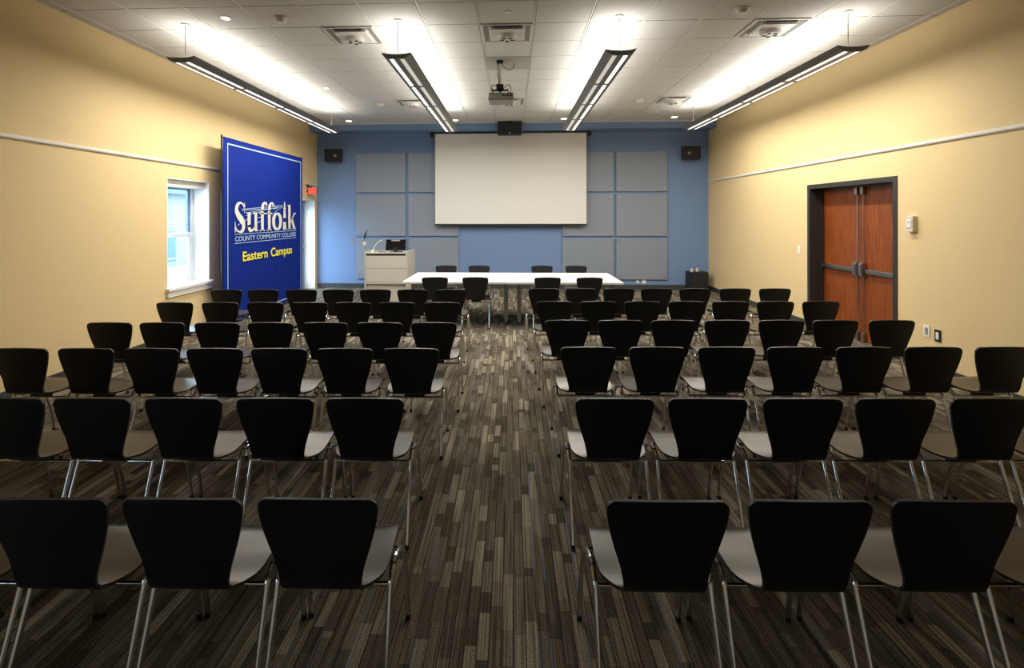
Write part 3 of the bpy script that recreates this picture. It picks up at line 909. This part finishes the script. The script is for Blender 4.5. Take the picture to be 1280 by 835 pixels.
def text(name, body, y0, y1, zbase, size, m, off=0.0, parent=ban, depth=.001):
    cu = bpy.data.curves.new(name, 'FONT')
    cu.body = body; cu.size = size; cu.extrude = depth; cu.offset = off
    tmp = bpy.data.objects.new('tmp', cu); COL.objects.link(tmp)
    dg = bpy.context.evaluated_depsgraph_get(); dg.update()
    me = bpy.data.meshes.new_from_object(tmp.evaluated_get(dg))
    bpy.data.objects.remove(tmp)
    xs_ = [v.co.x for v in me.vertices]
    a_, b_ = min(xs_), max(xs_)
    k_ = (y1-y0)/(b_-a_)
    for v in me.vertices:
        v.co = Vector((PX+.0015+v.co.z, y0-7.88+(v.co.x-a_)*k_, zbase+v.co.y))
    me.name = name
    me.materials.clear(); me.materials.append(m)
    o = bpy.data.objects.new(name, me); COL.objects.link(o); o.parent = parent
    return o
text('lettering', 'COUNTY COMMUNITY COLLEGE', 8.20, 10.56, 1.338, .115, M['line'], .001)
text('lettering', 'Eastern', 8.44, 9.315, .998, .225, M['yellowp'], .003)
text('lettering', 'Campus', 9.45, 10.37, .998, .225, M['yellowp'], .003)

# ------------------------------------------------------------------ ceiling fittings
def make_pendant(x, label):
    t = thing('pendant_light', label, 'pendant light', (x, 5.60, 3.46), 0, 'long pendant lights under the ceiling')
    Lh = 4.92
    hull = [(-.165, .062), (-.150, .040), (-.125, .022), (-.098, .010), (-.084, .004), (-.080, .020), (-.034, .014), (-.030, -.004), (.030, -.004),
            (.034, .014), (.080, .020), (.084, .004), (.098, .010), (.125, .022), (.150, .040), (.165, .062), (.150, .062), (.120, .040), (-.120, .040), (-.150, .062)]
    MB().prism(hull, 'y', 0, Lh).build('housing', M['pendant'], t)
    cap = [(-.165, .066), (-.150, .040), (-.125, .020), (-.095, .006), (-.072, -.004), (.072, -.004), (.095, .006), (.125, .020), (.150, .040), (.165, .066), (.10, .052), (0, .047), (-.10, .052)]
    MB().prism(cap, 'y', -.012, 0).build('end_cap', M['pendant'], t)
    MB().prism(cap, 'y', Lh, Lh+.012).build('end_cap', M['pendant'], t)
    for k_ in range(4):
        a_, b_ = k_*1.23+.03, (k_+1)*1.23-.03
        for sx in (-1, 1):
            lo, hi = sorted((sx*.035, sx*.081))
            MB().box(lo, hi, a_, b_, .004, .010).build('diffuser', M['strip_dim'] if abs(x) < 2 and sx*x < 0 else M['strip'], t)
        if k_:
            MB().box(-.084, .084, k_*1.23-.028, k_*1.23+.028, -.002, .012).build('joint', M['pendant'], t)
    for yy in (.08, 2.42, 4.80):
        MB().tube([(0, yy, .042), (0, yy, .448)], .004, 8).build('cable', M['pendant'], t)
        MB().cyl((0, yy), .045, .440, .4505, 24).build('canopy', M['diff'], t)
    a = area_light('up_lamp', (0, Lh/2, .068), (PI, 0, 0), .20, Lh-.1, UP_W, UP_COL, t)
    a = area_light('down_lamp', (0, Lh/2, -.006), (0, 0, 0), .13, Lh-.1, DOWN_W, UP_COL, t, spread=PI)
    return t
for x, lab in ((-3.68, 'long grey pendant light running beside the yellow left wall'), (-1.262, 'long grey pendant light left of the projector, over the aisle side'),
               (1.160, 'long grey pendant light right of the projector, over the aisle side'), (3.565, 'long grey pendant light running beside the yellow right wall')):
    make_pendant(x, lab)

def make_diffuser(cx, cy, label):
    t = thing('air_diffuser', label, 'air vent', (cx, cy, H), 0, 'square air diffusers in the ceiling')
    h = .295
    MB().box(-h, h, -h, h, -.004, -.0005).build('backing', M['diff'], t)
    fr = MB()
    fr.box(-h, h, -h, -h+.02, -.014, -.004).box(-h, h, h-.02, h, -.014, -.004).box(-h, -h+.02, -h+.02, h-.02, -.014, -.004).box(h-.02, h, -h+.02, h-.02, -.014, -.004)
    fr.build('frame', M['diff'], t)
    MB().box(-h+.03, -h+.075, -h+.05, h-.05, -.010, -.004).build('slot', M['gap'], t)
    MB().box(h-.075, h-.03, -h+.05, h-.05, -.010, -.004).build('slot', M['gap'], t)
    MB().box(-h+.085, h-.085, -h+.03, -h+.075, -.010, -.004).build('slot', M['gap'], t)
    MB().box(-.19, .19, -.20, .19, -.03, -.004, .006).build('plaque', M['diff'], t)
    MB().prism([(-.17, -.255), (.17, -.255), (.12, -.20), (-.12, -.20)], 'z', -.024, -.008).build('opening', M['slot'], t)
    MB().cyl((0, 0.02), .105, -.075, -.03, 32, .115).build('hub', M['diff'], t)
    for k_ in range(5):
        a_ = 2*PI*k_/5+.3
        MB().box(-.02, .02, -.016, .016, -.080, -.075).build('damper_slot', M['slot'], t, (math.cos(a_)*.062, .02+math.sin(a_)*.062, 0))
    return t
d = make_diffuser(-1.89, 6.135, 'square air diffuser in the ceiling, nearer one between the left pendants')
for (cx, cy, lab) in [(-.06, 6.135, 'square air diffuser in the ceiling, nearer one above the aisle'), (2.99, 6.135, 'square air diffuser in the ceiling, nearer one between the right pendants'),
                      (-1.89, 9.795, 'square air diffuser in the ceiling, farther one between the left pendants'), (-.06, 9.795, 'square air diffuser in the ceiling behind the projector'),
                      (2.99, 9.795, 'square air diffuser in the ceiling, farther one between the right pendants')]:
    dup(d, (cx, cy, H), None, lab)

for i, (x, y, r_, lab) in enumerate([(-3.118, 5.51, .05, 'small lit round downlight over the near end of the left pendant'), (-3.132, 8.61, .045, 'small lit round downlight beside the middle of the left pendant'),
                                     (-3.70, 11.59, .078, 'lit round downlight near the back wall, first from the left'), (-1.283, 11.62, .078, 'lit round downlight near the back wall, second from the left'),
                                     (1.148, 11.57, .078, 'lit round downlight near the back wall, third from the left'), (3.543, 11.52, .078, 'lit round downlight near the back wall, fourth from the left')]):
    t = thing('recessed_downlight', lab, 'downlight', (x, y, H), 0, 'round downlights in the ceiling')
    MB().tube([(0, 0, -.008), (0, 0, -.0005)], [r_, r_+.012], 28).build('trim_ring', M['diff'], t)
    MB().tube([(0, 0, -.0105), (0, 0, -.008)], r_*.86, 28).build('lens', M['lamp'], t)
for (x, y, r_, lab) in [(-2.518, 5.54, .07, 'round smoke detector near the front left air diffuser'), (2.402, 5.53, .07, 'round smoke detector near the front right air diffuser'),
                        (-2.532, 9.89, .075, 'round smoke detector left of the far left air diffuser'), (2.387, 9.81, .075, 'round smoke detector left of the far right air diffuser')]:
    t = thing('smoke_detector', lab, 'smoke detector', (x, y, H), 0, 'smoke detectors in the ceiling')
    MB().cyl((0, 0), r_, -.018, -.0005, 28, r_+.004).build('base', M['diff'], t)
    MB().tube([(0, 0, -.055), (0, 0, -.035), (0, 0, -.018)], [r_*.55, r_*.8, r_*.82], 28).build('cover', M['diff'], t)
for (x, y, lab) in [(-1.90, 7.97, 'flat round sprinkler cap between the left pendants'), (-3.086, 10.97, 'flat round sprinkler cap at the far left of the ceiling'),
                    (-.043, 5.50, 'flat round sprinkler cap above the aisle, nearer than the projector'), (3.59, 5.30, 'flat round sprinkler cap by the near end of the right pendant'),
                    (-.056, 11.05, 'flat round sprinkler cap between projector and center speaker'), (3.0, 10.97, 'flat round sprinkler cap at the far right of the ceiling')]:
    t = thing('sprinkler_cap', lab, 'sprinkler', (x, y, H), 0, 'sprinkler caps in the ceiling')
    MB().cyl((0, 0), .042, -.006, -.0005, 24).build('cap', M['diff'], t)
    MB().cyl((0, 0), .030, -.010, -.006, 24).build('plate', M['grid'], t)

# projector on a ceiling pole
t = thing('projector', 'grey ceiling projector hanging on a pole above the aisle', 'projector', (-.15, 7.30, 0))
MB().box(-.215, .395, -.245, .355, H-.004, H-.0005).build('mounting_tile', M['mtile'], t)
MB().box(-.065, .025, -.12, -.03, H-.045, H-.004, .006).build('ceiling_plate', M['black'], t)
MB().tube([(-.02, -.075, H-.05), (-.02, -.075, 3.57)], .020, 14).build('pole', M['diff'], t)
MB().tube(spline([(.0, -.07, H-.05), (.05, -.06, H-.10), (.12, -.03, H-.12), (.17, 0, H-.07), (.17, .01, H-.01)], 5), .005, 6).build('power_cable', M['black'], t)
MB().tube(spline([(-.045, -.09, H-.05), (-.05, -.10, 3.72), (-.035, -.10, 3.62), (-.05, -.12, 3.53)], 5), .006, 6).build('signal_cable', M['black'], t)
bd = MB().box(-.18, .17, -.14, .18, 3.345, 3.455, .018).build('body', M['projm'], t)
MB().box(-.18, .17, -.16, -.14, 3.345, 3.385, .006).build('rear_panel', M['gap'], bd)
for xx in (.03, .085, .135):
    MB().tube([(xx, -.155, 3.415), (xx, -.14, 3.415)], .014, 12).build('connector', M['black'], bd)
MB().tube([(-.08, .18, 3.40), (-.08, .22, 3.40)], .045, 20).build('lens', M['black'], bd)
MB().box(-.07, .03, -.12, -.03, 3.50, 3.575, .006).box(-.13, .10, -.09, -.06, 3.485, 3.505).box(-.03, .0, -.09, -.06, 3.455, 3.49).build('mount_bracket', M['black'], t)
for xx in (-.125, .09):
    MB().tube([(xx, -.075, 3.45), (xx, -.075, 3.53)], .008, 8).build('mount_arm', M['steel'], t)
MB().tube(spline([(.03, -.13, 3.50), (.07, -.13, 3.55), (.12, -.14, 3.545), (.13, -.16, 3.47), (.085, -.158, 3.42)], 5), .005, 6).tube(spline([(-.05, -.12, 3.53), (-.11, -.13, 3.56), (-.14, -.15, 3.50), (-.10, -.16, 3.43)], 5), .006, 6).build('signal_cable', M['black'], t)
